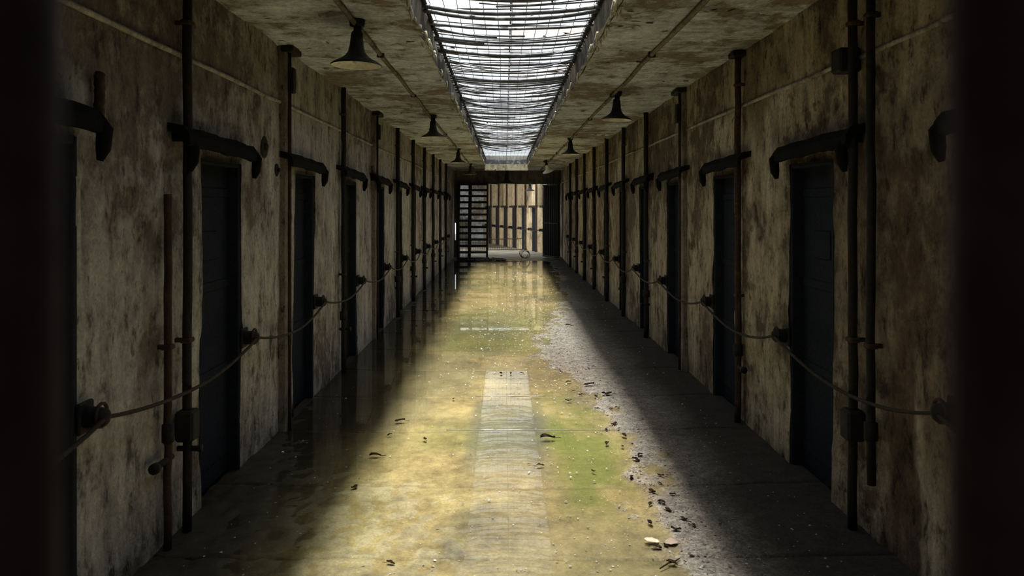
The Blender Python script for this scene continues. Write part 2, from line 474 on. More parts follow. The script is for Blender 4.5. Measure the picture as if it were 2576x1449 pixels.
def build_wall(name, X, side, doors, mat):
    ys = set(np.round(np.arange(Y_BACK, Y_END + .2, .055), 4).tolist())
    ys = sorted(ys)
    ya = []
    for a, b in doors:
        ya += [a, b]
    ys = [y for y in ys if min(abs(y - q) for q in ya) > .024] + ya
    ys = np.array(sorted(ys))
    zs = np.concatenate([np.arange(-.06, DTOP - .01, .06), [DTOP], np.arange(DTOP + .06, CEIL + .1, .06)])
    Y, Z = np.meshgrid(ys, zs, indexing='ij')
    D = relief(Y, Z, side)
    # ragged arrises at the jambs
    Yj = Y.copy()
    isj = np.zeros_like(Y, bool)
    for a, b in doors:
        for e, sg in ((a, -1), (b, 1)):
            mk = (np.abs(Y - e) < 1e-6) & (Z < DTOP + .03)
            isj |= mk
            jit = (fbm(Z * 5, Z * 0 + e * 7, 12, 4) - .42) * .07
            Yj = np.where(mk, Y + sg * np.clip(jit, -.004, .05), Yj)
    Xs = X - side * (-1) * 0 + (-side) * D
    P = np.stack([Xs, Yj, Z], -1).reshape(-1, 3)
    nu, nv = len(ys), len(zs)
    yc = (ys[:-1] + ys[1:]) / 2; zc = (zs[:-1] + zs[1:]) / 2
    keep = np.ones((nu - 1, nv - 1), bool)
    for a, b in doors:
        keep &= ~(((yc > a) & (yc < b))[:, None] & (zc < DTOP)[None, :])
    q = quads_of(nu, nv, keep)
    P = P.tolist(); q = q.tolist()
    # returns into the openings
    def idx(i, j): return i * nv + j
    jt = int(np.argmin(np.abs(zs - DTOP)))
    for a, b in doors:
        ia = int(np.argmin(np.abs(ys - a))); ib = int(np.argmin(np.abs(ys - b)))
        path = [idx(ia, j) for j in range(0, jt + 1)] + [idx(i, jt) for i in range(ia + 1, ib)] + [idx(ib, j) for j in range(jt, -1, -1)]
        st = len(P)
        for p in path:
            v = P[p]
            P.append([X + side * .16, v[1], v[2]])
        for n_ in range(len(path) - 1):
            q.append([path[n_], path[n_ + 1], st + n_ + 1, st + n_])
    o = len(P)
    xb = X + side * .30
    P += [[xb, Y_BACK, -.06], [xb, Y_END + .2, -.06], [xb, Y_END + .2, CEIL + .3], [xb, Y_BACK, CEIL + .3]]
    q.append([o, o + 1, o + 2, o + 3])
    me = bpy.data.meshes.new(name)
    me.from_pydata(P, [], q)
    me.polygons.foreach_set('use_smooth', [True] * len(me.polygons))
    if side > 0:
        pa = np.array(P); yv, zv = pa[:, 1], pa[:, 2]
        e = np.abs(yv - 3.43) - .13 + (fbm(yv * 7, zv * 5, 77, 4) - .5) * .22
        e2 = np.abs(yv - 4.02) - .10 + (fbm(yv * 6, zv * 4, 78, 4) - .5) * .25
        raw = np.maximum(sst(.05, -.03, e) * sst(1.95, 1.8, zv), .75 * sst(.05, -.03, e2) * sst(1.25, 1.5, zv) * sst(1.85, 1.78, zv))
        raw = np.maximum(raw, .6 * sst(.56, .64, fbm(yv * 1.1, zv * .8, 79, 5)) * sst(.3, .6, zv))
        a = me.attributes.new('raw', 'FLOAT', 'POINT'); a.data.foreach_set('value', raw.astype(np.float32))
        # lime washed out of the ledge and run down the wall
        run = sst(.34, .24, np.abs(yv - 6.2)) * sst(1.98, 2.15, zv) * sst(2.34, 2.31, zv) * sst(.35, .75, vn(yv * 14, zv * 1.2, 91) * .75 + .25 * vn(yv * 30, zv * 3, 92))
        run2 = sst(.5, .3, np.abs(yv - 4.75)) * sst(2.05, 2.3, zv) * sst(2.36, 2.33, zv) * sst(.45, .7, fbm(yv * 7, zv * 4, 93, 4))
        run3 = sst(.06, .02, np.abs(yv - 5.18)) * sst(1.9, 2.0, zv) * sst(2.3, 2.2, zv)
        run4 = sst(.5, .35, np.abs(yv - 12.2)) * sst(1.9, 2.0, zv) * sst(2.5, 2.3, zv) * sst(.5, .7, vn(yv * 6, zv * 1.5, 94))
        lime = np.clip(np.maximum.reduce([run * .8, run2 * .6, run3 * .55, run4 * .7]), 0, 1)
        a = me.attributes.new('lime', 'FLOAT', 'POINT'); a.data.foreach_set('value', lime.astype(np.float32))
    ob = bpy.data.objects.new(name, me); COL.objects.link(ob)
    me.materials.append(mat)
    return tag(ob, None, None, None, 'structure')

wl = build_wall('wall_left', XL, -1, DOORS_L, M['wall_l'])
wl['label'] = 'stained grey tan plaster wall on the left, pierced by cell doors'
wr = build_wall('wall_right', XR, 1, DOORS_R, M['wall_r'])
wr['label'] = 'peeling tan plaster wall on the right, pierced by cell doors'
b = MB(); b.box(XL - .3, XR + .3, Y_BACK - .2, Y_BACK, -.06, CEIL + .3)
tag(b.obj('wall_back', M['wall_l']), 'plain plaster wall closing the corridor behind the gate', None, None, 'structure')

# ------------------------------------------------------------------ ceiling with skylight well
def ceil_patch(x0, x1, y0, y1, seed, ragged=0):
    xs = np.linspace(x0, x1, max(3, int(abs(x1 - x0) / .05)))
    ys = np.arange(y0, y1 + .03, .06)
    Xg, Yg = np.meshgrid(xs, ys, indexing='ij')
    d = (fbm(Xg * 2.2, Yg * 2.2, seed, 4) - .5) * .02
    pl = fbm(Xg * 1.3, Yg * 2.6, seed + 4, 5)
    d = d - sst(.49, .515, pl) * .010 + (fbm(Xg * 14, Yg * 14, seed + 7, 3) - .5) * .008
    return xs, ys, np.stack([Xg, Yg, CEIL + d], -1)

cP, cQ, base = [], [], 0
for (x0, x1, y0, y1, sd) in ((XL - .02, OXL, OY0, OY1, 21), (OXR, XR + .02, OY0, OY1, 31), (XL - .02, XR + .02, Y_BACK, OY0, 41), (XL - .02, XR + .02, OY1, Y_END + .3, 51)):
    xs, ys, P = ceil_patch(x0, x1, y0, y1, sd)
    ys_n = len(ys)
    P[:, -1, 1] = y1
    if x1 == OXL: P[-1, :, 0] += (fbm(ys * 3, ys * 0, 61, 4) - .5) * .05
    if x0 == OXR: P[0, :, 0] += (fbm(ys * 2.4, ys * 0, 62, 4) - .5) * .07
    cP.append(P.reshape(-1, 3)); cQ.append(quads_of(len(xs), ys_n) + base); base += P.shape[0] * P.shape[1]
ceiling = grid_obj('ceiling', np.concatenate(cP), np.concatenate(cQ), M['ceil'])
tag(ceiling, 'peeling blotched plaster ceiling either side of the long skylight', None, None, 'structure')
# roof slab above the plaster and cream reveal of the well
b = MB()
T = CEIL + .30
b.box(XL - .3, OXL - .05, Y_BACK - .2, Y_END + .3, CEIL + .03, T)
b.box(OXR + .05, XR + .3, Y_BACK - .2, Y_END + .3, CEIL + .03, T)
b.box(OXL - .05, OXR + .05, Y_BACK - .2, OY0 - .02, CEIL + .03, T)
b.box(OXL - .05, OXR + .05, OY1 + .02, Y_END + .3, CEIL + .03, T)
b.obj('roof_slab', M['beam'], ceiling)
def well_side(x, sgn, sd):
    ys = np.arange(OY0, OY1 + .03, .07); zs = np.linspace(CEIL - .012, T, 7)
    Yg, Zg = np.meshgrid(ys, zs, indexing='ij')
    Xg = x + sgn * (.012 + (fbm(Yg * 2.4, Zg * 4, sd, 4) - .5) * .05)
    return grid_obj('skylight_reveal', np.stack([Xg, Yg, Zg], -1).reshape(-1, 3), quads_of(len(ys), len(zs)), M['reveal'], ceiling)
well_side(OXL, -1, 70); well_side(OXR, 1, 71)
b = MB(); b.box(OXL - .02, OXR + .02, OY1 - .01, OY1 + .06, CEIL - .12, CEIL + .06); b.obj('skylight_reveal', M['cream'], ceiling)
# torn plaster curling off the ceiling
b = MB()
rr = random.Random(5)
for i in range(300):
    sidep = rr.random() < .45
    x = rr.uniform(XL + .05, OXL - .05) if sidep else rr.uniform(OXR + .05, XR - .05)
    y = 3.2 + 19 * rr.random() ** 1.6
    if float(fbm(np.array([x * 1.3]), np.array([y * 2.6]), (21 if sidep else 31) + 4, 5)[0]) > .52 and rr.random() < .7: continue
    a = rr.uniform(0, 2 * PI); L = rr.uniform(.02, .07); W = rr.uniform(.02, .06); dr = rr.uniform(.003, .018)
    vs = []
    for u in range(3):
        for v in range(3):
            px = (u / 2 - .5) * W * rr.uniform(.7, 1.2); py = v / 2 * L
            vs.append((x + px * math.cos(a) - py * math.sin(a), y + px * math.sin(a) + py * math.cos(a), CEIL - .004 - dr * (v / 2) ** 1.7 + rr.uniform(-.002, .002)))
    b.add(vs, [(0, 1, 4, 3), (1, 2, 5, 4), (3, 4, 7, 6), (4, 5, 8, 7)])
fl = b.obj('peeling_plaster', M['ceil'], ceiling, kind='stuff')

# torn plastic and plaster lumps along the rim of the skylight
b = MB()
for side, x in ((-1, OXL), (1, OXR)):
    for i in range(130 if side > 0 else 80):
        y = 3.3 + 18 * rr.random() ** 1.5
        L = rr.uniform(.03, .16)
        dx = side * rr.uniform(-.012, .03)
        pts = [(x + dx, y, CEIL + .03), (x + dx + rr.uniform(-.01, .01), y + L * .5, CEIL - rr.uniform(.0, .018)), (x + dx + rr.uniform(-.015, .015), y + L, CEIL - rr.uniform(0, .035))]
        b.tube(pts, [rr.uniform(.006, .014), rr.uniform(.004, .013), .003], 5)
M_gl = NT('wet_rim_plaster'); n = M_gl.noise(20); M_gl.col(M_gl.ramp(n, [(.35, (.30, .26, .16)), (.65, (.62, .57, .42))])); M_gl.rough(.18)
b.obj('rim_plaster', M_gl.m, ceiling, True, kind='stuff')

# ------------------------------------------------------------------ trims and beams
def ledge(name, X, side, z, label):
    b = MB()
    ys = np.arange(.3, 24.4, .35)
    rnd = random.Random(3 if side < 0 else 4)
    i = 0
    while i < len(ys) - 1:
        n_ = rnd.choice((3, 4, 5, 7, 9))
        j = min(len(ys) - 1, i + n_)
        dz = rnd.uniform(-.004, .004)
        pts = [(X - side * (.010 + rnd.uniform(-.003, .003)), float(y), z + dz + rnd.uniform(-.003, .003)) for y in ys[i:j + 1]]
        pts[0] = (pts[0][0], pts[0][1] + .012, pts[0][2])
        b.tube(pts, .0125, 6)
        i = j
    o = b.obj(name, M['trim'], None, True)
    return tag(o, label, None, None, 'structure')
ledge('trim_1', XL, -1, 2.345, 'thin pale rail running along the left wall above the cell doors')
ledge('trim_2', XR, 1, 2.345, 'thin broken pale rail running along the right wall above the cell doors')
def beam(name, y0, y1, z0, z1, label, mat):
    nx = 40
    b = MB(); rnd = random.Random(int(y0 * 10))
    xs = np.linspace(XL - .05, XR + .05, nx)
    vs, fs = [], []
    for x in xs:
        e = rnd.uniform(-.012, .012)
        vs += [(x, y0, z1), (x, y0 + e * .5, z0 + e), (x, y1, z0 + rnd.uniform(-.01, .01)), (x, y1, z1)]
    for i in range(nx - 1):
        for k_ in range(4):
            a, c = i * 4 + k_, i * 4 + (k_ + 1) % 4
            fs.append((a, c, c + 4, a + 4))
    b.add(vs, fs)
    return tag(b.obj(name, mat), label, None, None, 'structure')
beam('trim_3', Y_END - .05, Y_END + .25, 2.335, CEIL + .1, 'dark sooty lintel across the far end of the corridor', M['beam'])

# ------------------------------------------------------------------ floor
def floor_h(x, y):
    x = np.asarray(x, float); y = np.asarray(y, float)
    wob = (fbm(x * 1.5, y * .8, 200, 4) - .5)
    edge = np.interp(y, [2, 4, 5.4, 6.5, 7.4, 8.2, 9.2, 10.3, 12, 14, 24], [.74, .72, .71, .60, .48, .34, .40, .52, .72, 1.0, 1.3])
    dry = sst(-.13, .19, x - edge + wob * .30 + (fbm(x * 8, y * 5, 270, 4) - .5) * .62 - .03)
    clod = np.maximum(sst(5.2, 3.6, y + .6 * x) * sst(.45, -.35, x + wob * .5), .62 * sst(4.15, 3.6, y + wob * .8) * sst(.75, .55, x))
    d = -.012 + dry * (.020 + (fbm(x * 9, y * 9, 220, 4) - .5) * .010)
    d = d + (fbm(x * .9, y * .55, 210, 3) - .5) * .010
    d = d + clod * (.011 + (fbm(x * 21, y * 15, 230, 4) - .5) * .034)
    d = d + (fbm(x * 6, y * 6, 240, 4) - .5) * .011
    far = sst(22.8, 23.4, y)
    d = d + far * .02
    d = d + sst(1.25, 1.55, np.abs(x)) * .010
    return d, dry, clod, wob

def floor_attrs(x, y):
    d, dry, clod, wob = floor_h(x, y)
    moss = sst(.46, .62, fbm(x * .8 + 2, y * .5, 250, 4)) * .22
    g = sst(.17, .40, x + wob * .3) * sst(3.7, 4.3, y) * sst(7.2, 6.0, y) * sst(.95, .6, x) * sst(.30, .62, fbm(x * 3, y * 1.6, 280, 4) + .18)
    moss = np.maximum(moss, .55 * sst(8.0, 8.8, y + wob) * sst(12.6, 11.5, y + wob) * sst(.9, .6, np.abs(x)))
    moss = np.clip(np.maximum(moss, g * .88) + .35 * sst(5.0, 5.3, y) * sst(6.0, 5.6, y) * sst(-.7, -.5, x) * sst(.6, .2, x), 0, 1)
    grey = .35 * sst(.5, .7, fbm(x * 1.3, y * 1.1, 260, 4)) + .55 * sst(-.30, -.22, x) * sst(.34, .26, x) * sst(6.7, 6.2, y) * sst(4.4, 5.0, y)
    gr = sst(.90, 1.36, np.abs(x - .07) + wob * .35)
    grime_shade = np.clip(gr * .93 + .4 * sst(17.5, 21, y), 0, .97)  # side dirt, with the shade outside the light pool painted into it
    return d, np.clip(dry + .0 * clod, 0, 1), moss * (1 - dry * .9), np.clip(grey, 0, 1), grime_shade

floor = MB(); floor.box(XL - .3, XR + .3, Y_BACK - .2, Y_END, -.20, -.06)
floor = tag(floor.obj('floor', M['rubble']), 'wet concrete corridor floor laid in wide slabs', None, None, 'structure')
JOINTS = [-3.0, -.9, .3, 1.4, 2.45, 3.53, 4.45, 5.56, 6.55, 7.65, 8.75, 9.85, 10.95, 12.05, 13.15, 14.25, 15.35, 16.45, 17.55, 18.65, 19.8, 20.9, 22.0, 23.1, 24.6]
for y0, y1 in zip(JOINTS[:-1], JOINTS[1:]):
    near = 2.4 < y0 < 9
    ny = max(4, int((y1 - y0) / (.035 if near else .07)))
    nx = 110 if near else 70
    xs = np.linspace(XL - .06, XR + .06, nx)
    ys = np.concatenate([[y0 + .003], np.linspace(y0 + .012, y1 - .012, ny), [y1 - .003]])
    Xg, Yg = np.meshgrid(xs, ys, indexing='ij')
    d, dry, moss, grey, grime_shade = floor_attrs(Xg, Yg)
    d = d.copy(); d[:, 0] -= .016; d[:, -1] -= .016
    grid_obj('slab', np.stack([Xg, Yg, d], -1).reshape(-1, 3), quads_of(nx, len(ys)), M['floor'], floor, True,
             {'dry': dry, 'moss': moss, 'grey': grey, 'grime_shade': grime_shade})
# rounded seal in two joints, its wet back catching the sky
for y, x0, x1 in ((5.56, -.42, .74), (6.55, -.25, .34)):
    b = MB(); pts = [(float(x), y + .002 * math.sin(x * 9), .0015 + .0012 * math.sin(x * 23 + y)) for x in np.linspace(x0, x1, 24)]
    b.tube(pts, .0036, 6); b.obj('joint_seal', M['bead'], floor, True)

# water lying on it
xs = np.linspace(XL + .015, XR - .015, 120); ys = np.arange(.4, 24.4, .035)
Xg, Yg = np.meshgrid(xs, ys, indexing='ij')
d = floor_h(Xg, Yg)[0]
wet = d < .003
keep = wet[:-1, :-1] | wet[1:, :-1] | wet[:-1, 1:] | wet[1:, 1:]
q = quads_of(len(xs), len(ys), keep)
used, inv = np.unique(q.ravel(), return_inverse=True)
P = np.stack([Xg, Yg, np.zeros_like(Xg)], -1).reshape(-1, 3)[used]
pud = grid_obj('puddle', P, inv.reshape(-1, 4), M['water'], None, True)
tag(pud, 'shallow murky sheet of water lying over most of the corridor floor', 'puddle')

# ------------------------------------------------------------------ cell doors
def cell_door(n, X, side, y0, y1, label):
    root = empty('door_%d' % n, (X, (y0 + y1) / 2, 0))
    tag(root, label, None, None, 'structure')
    h = (y1 - y0) / 2
    sx = side                         # local +x*side points into the wall
    def bx(b, a0, a1, *r): b.bbox(min(sx * a0, sx * a1), max(sx * a0, sx * a1), *r)
    b = MB(); bx(b, .075, .105, -h + .012, h - .012, .005, DTOP - .012)
    leaf = b.obj('door_leaf', M['door'], root)
    b = MB()
    for zz in (.12, .62, 1.12, 1.66):
        bx(b, .068, .076, -h + .02, h - .02, zz, zz + .05)
    b.obj('strap', M['door'], leaf)
    b = MB(); bx(b, .066, .076, -.11, .11, 1.30, 1.46); b.obj('hatch', M['door'], leaf)
    b = MB()
    bx(b, .0, .15, -h - .01, -h + .022, 0, DTOP + .01); bx(b, .0, .15, h - .022, h + .012, 0, DTOP + .01); bx(b, .0, .15, -h, h, DTOP - .024, DTOP + .012)
    b.obj('door_frame', M['door'], root)
    # hood over the door: an iron track cover with a hooked far end
    b = MB()
    a0, a1 = -h - .40, h + .03
    ns = 18; vs, fs = [], []
    rnd = random.Random(n)
    for i in range(ns):
        yy = a0 + (a1 - a0) * i / (ns - 1)
        sag = .004 * math.sin(i * .9 + n) + rnd.uniform(-.003, .003)
        lift = .022 * (1 - i / (ns - 1))
        for (px, pz) in ((.0, .10), (-.075, .085), (-.105, .045), (-.108, -.005), (-.09, -.012), (-.085, .03), (.0, .06)):
            vs.append((sx * px, yy, 1.885 + pz + sag + lift))
    for i in range(ns - 1):
        for k_ in range(6):
            fs.append((i * 7 + k_, i * 7 + k_ + 1, (i + 1) * 7 + k_ + 1, (i + 1) * 7 + k_))
    fs.append(tuple(range(7))); fs.append(tuple((ns - 1) * 7 + k_ for k_ in range(7)))
    b.add(vs, fs)
    hood = b.obj('hood', M['hood'], root, False)
    b = MB()
    for e in ((a1 - .02), (a0 + .06)):
        if e < 0 and n % 3: continue
        b.tube([(sx * -.01, e - .03, 1.94), (sx * -.06, e, 1.945), (sx * -.098, e + .01, 1.89), (sx * -.092, e + .01, 1.82), (sx * -.082, e + .005, 1.775)],
               [.024, .03, .031, .027, .012], 8)
    b.obj('hood_hook', M['hood'], hood, True)
    return root
pos = lambda i: ORD[i]
for i, (a, c) in enumerate(DOORS_L):
    cell_door(i + 1, XL, -1, a, c, 'black iron cell door in the left wall, %s along from the near gate' % pos(i))
for i, (a, c) in enumerate(DOORS_R):
    cell_door(i + 13, XR, 1, a, c, 'black iron cell door in the right wall, %s along from the near gate' % pos(i))

# ------------------------------------------------------------------ rope lugs and swagged wire rope
def lug(X, side, y, label):
    root = empty('rope_lug', (X, y, .80))
    tag(root, label, 'bracket', 'lugs that carry the wire rope')
    b = MB()
    b.tube([(side * .02, 0, 0), (side * -.055, 0, 0), (side * -.085, 0, 0), (side * -.100, 0, -.001), (side * -.106, 0, -.002)], [.042, .042, .038, .026, .008], 10)
    b.obj('lug_body', M['iron'], root, True)
    b = MB(); b.bbox(min(side * .0, side * -.02), max(side * .0, side * -.02), -.05, .055, -.06, .06); b.obj('lug_plate', M['iron'], root)
    b = MB()
    an = [2 * PI * q_ / 12 for q_ in range(13)]
    b.tube([(side * -.075, .0 + .045 * math.cos(t_), .008 + .045 * math.sin(t_)) for t_ in an], .007, 6, False)
    b.obj('ring', M['rust'], root, True)
for side, X, D, nm in ((-1, XL, DOORS_L, 'left'), (1, XR, DOORS_R, 'right')):
    pts = []
    rnd = random.Random(side + 5)
    for i, (a, c) in enumerate(D):
        y = c + .04
        lug(X, side, y, 'dark rope lug on the %s wall past the %s cell door from the gate' % (nm, pos(i)))
    for i in range(len(D) - 1):
        ya, yb = D[i][1] + .04, D[i + 1][1] + .04
        sag = rnd.uniform(.085, .12)
        for k_ in range(14):
            u = k_ / 14
            s_ = 4 * u * (1 - u)
            pts.append((X - side * (.093 + .002 * math.sin(k_)), ya + (yb - ya) * u, .80 - sag * s_ * (1 + .25 * (.5 - u) * side)))
    pts.append((X - side * .093, D[-1][1] + .04, .80))
    b = MB(); b.tube(pts, .0088, 6)
    tag(b.obj('wire_rope', M['rope'], None, True), 'slack wire rope swagged from lug to lug along the %s wall' % nm, 'rope')

# ------------------------------------------------------------------ pipes
def pipe(name, X, side, y, label, r=.021, off=.055, z1=CEIL - .005, z0=0.0, mat='iron', extras=()):
    root = empty(name, (X - side * off, y, 0))
    tag(root, label, 'pipe', 'pipes up the %s wall' % ('left' if side < 0 else 'right'))
    rnd = random.Random(int(y * 100) + side)
    n_ = 14
    pts = [(rnd.uniform(-.003, .003), rnd.uniform(-.004, .004), z0 + (z1 - z0) * i / n_) for i in range(n_ + 1)]
    b = MB(); b.tube(pts, r, 10); b.obj('tube', M[mat], root, True)
    zc = [z_ for z_ in (.55,) if z0 < z_ < z1]
    for z_ in zc:
        b = MB(); b.tube([(0, 0, z_ - .045), (0, 0, z_ - .04), (0, 0, z_ + .04), (0, 0, z_ + .045)], [r * 1.05, r * 1.5, r * 1.5, r * 1.05], 10)
        b.obj('coupling', M['iron'], root, True)
    for z_ in (.95, 2.5):
        if not z0 < z_ < z1: continue
        b = MB(); b.bbox(-.5 * .05, .5 * .05, -r * 1.5, r * 1.5, z_ - .012, z_ + .012)
        b.box(min(0, side * off), max(0, side * off), -.012, .012, z_ - .01, z_ + .01)
        b.obj('clamp', M['rust'], root)
    if 'valve' in extras:
        b = MB(); b.tube([(0, .04, .43), (0, -.13, .43)], .015, 8); b.tube([(0, -.12, .43), (0, -.15, .43)], .025, 8); b.obj('valve', M['iron'], root, True)
    if 'stub' in extras:
        b = MB(); b.tube([(side * (off - .01), 0, .42), (-side * .05, 0, .42), (-side * .07, 0, .42)], [.014, .014, .022], 8); b.obj('tap', M['iron'], root, True)
    if 'block' in extras:
        b = MB(); b.bbox(-.045, .045, -.05, .05, .46, .61, .012); b.obj('joint_block', M['iron'], root)
    if 'box' in extras:
        b = MB(); b.bbox(-.055, .055, .02, .13, 2.27, 2.39, .01); b.obj('junction_box', M['iron'], root)
    if 'cap' in extras:
        b = MB(); b.bbox(-.045, .05, -.04, .10, z1 - .05, z1 - .01, .006); b.obj('top_bracket', M['iron'], root)
    return root
pipe('iron_pipe', XL, -1, 3.79, 'thick black iron pipe just before the third left cell door', .0225, .058, extras=('stub', 'block'))
pipe('rusty_pipe', XL, -1, 3.60, 'thinner rusty pipe paired with the thick pipe on the left wall', .0185, .045, z1=1.66, mat='rust', extras=('valve',))
pipe('drop_pipe', XL, -1, 3.02, 'short rusted drop pipe ending over the second left cell door', .02, .03, z0=1.93, z1=2.12, mat='rust')
pipe('iron_pipe', XL, -1, 7.50, 'slim black iron pipe beside the fifth left cell door', .024, .05, extras=('stub',))
for y, w_ in ((11.3, 'seventh'), (13.2, 'eighth'), (15.05, 'ninth'), (16.9, 'tenth'), (18.75, 'eleventh'), (20.6, 'twelfth')):
    pipe('iron_pipe', XL, -1, y, 'far black iron pipe before the %s left cell door' % w_, .03, .05, extras=('stub',))
pipe('iron_pipe', XR, 1, 3.80, 'thick black iron pipe with a junction box on the near right wall', .0225, .058, extras=('block', 'box'))
pipe('iron_pipe', XR, 1, 3.63, 'second black pipe standing close beside the junction box pipe', .0205, .050, z0=.30)
pipe('rusty_pipe', XR, 1, 5.70, 'rust flecked pipe at the fourth right cell door', .024, .05, mat='rust', extras=('cap', 'valve'))
for y, w_ in ((9.4, 'sixth'), (11.22, 'seventh'), (13.05, 'eighth'), (14.9, 'ninth'), (16.75, 'tenth'), (18.55, 'eleventh'), (20.4, 'twelfth')):
    pipe('iron_pipe', XR, 1, y, 'dark iron pipe before the %s right cell door' % w_, .028 if y < 12 else .031, .05, extras=('stub',))

def casing(X, side, y, w_, label, top=True):
    root = empty('pipe_casing', (X, y, 0))
    tag(root, label, 'pipe casing', 'boxed pipe casings on the walls')
    b = MB(); vs, fs = [], []
    n_ = 24; rnd = random.Random(int(y * 10))
    for i in range(n_ + 1):
        z = CEIL * i / n_ - .004
        e = rnd.uniform(-.004, .004)
        for (px, py) in ((.0, -w_ / 2), (-.045, -w_ / 2), (-.055, -w_ / 2 + .012), (-.055, w_ / 2 - .012), (-.045, w_ / 2), (.0, w_ / 2)):
            vs.append((side * px + e * .5, py + e, z))
    for i in range(n_):
        for k_ in range(6):
            fs.append((i * 6 + k_, i * 6 + (k_ + 1) % 6, (i + 1) * 6 + (k_ + 1) % 6, (i + 1) * 6 + k_))
    b.add(vs, fs); b.obj('case', M['casing'], root)
    b = MB(); b.tube([(-side * .066, -w_ * .1, .0), (-side * .066, -w_ * .1, CEIL - .01)], .012, 8); b.obj('conduit', M['rust'], root, True)
    b = MB(); b.bbox(min(-side * .02, -side * .11), max(-side * .02, -side * .11), -w_ * .7, w_ * 1.1, CEIL - .055, CEIL - .012); b.obj('top_bracket', M['iron'], root)
    b = MB(); b.bbox(min(-side * .06, -side * .10), max(-side * .06, -side * .10), -w_ * .3, w_ * .25, 2.42, 2.60); b.obj('joint_box', M['iron'], root)
casing(XL, -1, 5.58, .13, 'grey boxed pipe casing before the fourth left cell door')
casing(XL, -1, 9.42, .16, 'grey boxed pipe casing before the sixth left cell door')
casing(XR, 1, 7.55, .16, 'grey boxed pipe casing before the fifth right cell door')

for X0, side, nm in ((-.93, -1, 'left'), (1.10, 1, 'right')):
    root = empty('ceiling_conduit', (X0, 0, CEIL))
    tag(root, 'rusted conduit along the ceiling between skylight and %s wall' % nm, 'conduit')
    rnd = random.Random(side)
    b = MB(); b.tube([(rnd.uniform(-.008, .008), float(y), -.022 + rnd.uniform(-.004, .004)) for y in np.arange(.6, 24.4, .7)], .0165, 8); b.obj('tube', M['casing'], root, True)
    for y in np.arange(1.6, 24, 2.1):
        b = MB(); b.bbox(-.028, .028, float(y) - .010, float(y) + .010, -.042, .005); b.obj('clip', M['rust'], root)

# ------------------------------------------------------------------ lamps
def lamp(x, y, label, s=1.0, zr=2.475, tilt=(0, 0), white_out=False, ceil=CEIL):
    root = empty('pendant_lamp', (x, y, zr))
    tag(root, label, 'lamp', 'bell shaped lamps under the ceiling')
    H = ceil - zr
    prof_o = [(.155, 0), (.158, .006), (.135, .022), (.100, .040), (.072, .060), (.053, .085), (.044, .120), (.040, .160), (.038, .175)]
    prof_o = [(r * s, z * s) for r, z in prof_o]
    b = MB(); b.lathe(prof_o, n=28); b.obj('lamp_shade', M['white'] if white_out else M['shade'], root, True)
    b = MB(); b.lathe([(.1545 * s, .0005), (.130 * s, .016 * s), (.096 * s, .034 * s), (.068 * s, .054 * s), (.048 * s, .082 * s), (.0, .10 * s)], n=28)
    b.obj('shade_lining', M['white'], root, True)
    b = MB(); b.tube([(0, 0, .165 * s), (0, 0, .20 * s), (.004, 0, .215 * s), (.004, 0, H - .03)], [.040 * s, .036 * s, .026 * s, .024 * s], 12); b.obj('neck', M['iron'], root, True)
    b = MB(); b.lathe([(.0, H - .045), (.045, H - .04), (.05, H - .005), (.05, H)], n=16); b.obj('ceiling_rose', M['iron'], root, True)
    b = MB(); b.lathe([(0, .012 * s), (.02 * s, .02 * s), (.026 * s, .042 * s), (.016 * s, .08 * s), (.012 * s, .1 * s)], n=14); b.obj('bulb', M['bulb'], root, True)
    root.rotation_euler = (tilt[0], tilt[1], 0)
lamp(-.92, 4.80, 'dark bell lamp nearest the camera, above the thick left pipe', tilt=(0, .02))
lamp(-.90, 9.75, 'dark bell lamp second along under the left ceiling', tilt=(0, -.02))
lamp(-.92, 15.3, 'small dark bell lamp third along under the left ceiling')
lamp(-.915, 20.6, 'small dark bell lamp fourth along the left, just above the stair')
lamp(1.12, 7.80, 'dark bell lamp nearest the camera under the right ceiling', tilt=(0, .03))
lamp(1.09, 12.9, 'dark bell lamp second along under the right ceiling')
lamp(1.08, 19.0, 'pale faced tilted bell lamp third along under the right ceiling', tilt=(.25, -.35), white_out=True)

# ------------------------------------------------------------------ skylight: panes and safety netting
win = tag(empty('window_1', (0, 0, 0)), 'long glazed skylight over the middle of the corridor', None, None, 'structure')
ys = np.arange(OY0 - .3, OY1 + 8.0, .62)
rnd = random.Random(21)
pane_meshes = {}
for i, y in enumerate(ys):
    for (x0, x1) in ((OXL - .12, .045), (.055, OXR + .12)):
        if 23.3 < y < 25.2 and False: continue
        mt = 'pane0' if y > 17.5 else rnd.choices(['pane0', 'pane1', 'pane2'], [.62, .26, .12])[0]
        key = (x0, mt)
        if key not in pane_meshes:
            b = MB(); b.box(x0, x1, .02, .60, -.002, .002)
            o = b.obj('pane', M[mt], win); pane_meshes[key] = o
        else:
            o = pane_meshes[key].copy(); COL.objects.link(o)
        o.location = (0, float(y), T + .25 + rnd.uniform(-.004, .004)); o.rotation_euler = (rnd.uniform(-.01, .01), rnd.uniform(-.01, .01), 0)
bar = None
for i, y in enumerate(ys):
    if bar is None:
        b = MB(); b.box(OXL - .14, OXR + .14, -.010, .010, -.005, .005); bar = b.obj('glazing_bar', M['iron'], win); o = bar
    else:
        o = bar.copy(); COL.objects.link(o)
    o.location = (0, float(y) + .005, T + .24)
b = MB()
for x in (OXL - .13, .05, OXR + .13): b.box(x - (.006 if x == .05 else .012), x + (.006 if x == .05 else .012), OY0 - .4, OY1 + 8.6, T + .21, T + .245)
b.obj('glazing_frame', M['iron'], win)
b = MB()
for x in (OXL - .16, OXR + .16):
    for y in np.arange(OY0 - .3, OY1 + 8, 1.24): b.box(x - .02, x + .02, float(y) - .02, float(y) + .02, T - .0, T + .25)
b.obj('frame_post', M['iron'], win, kind='stuff')

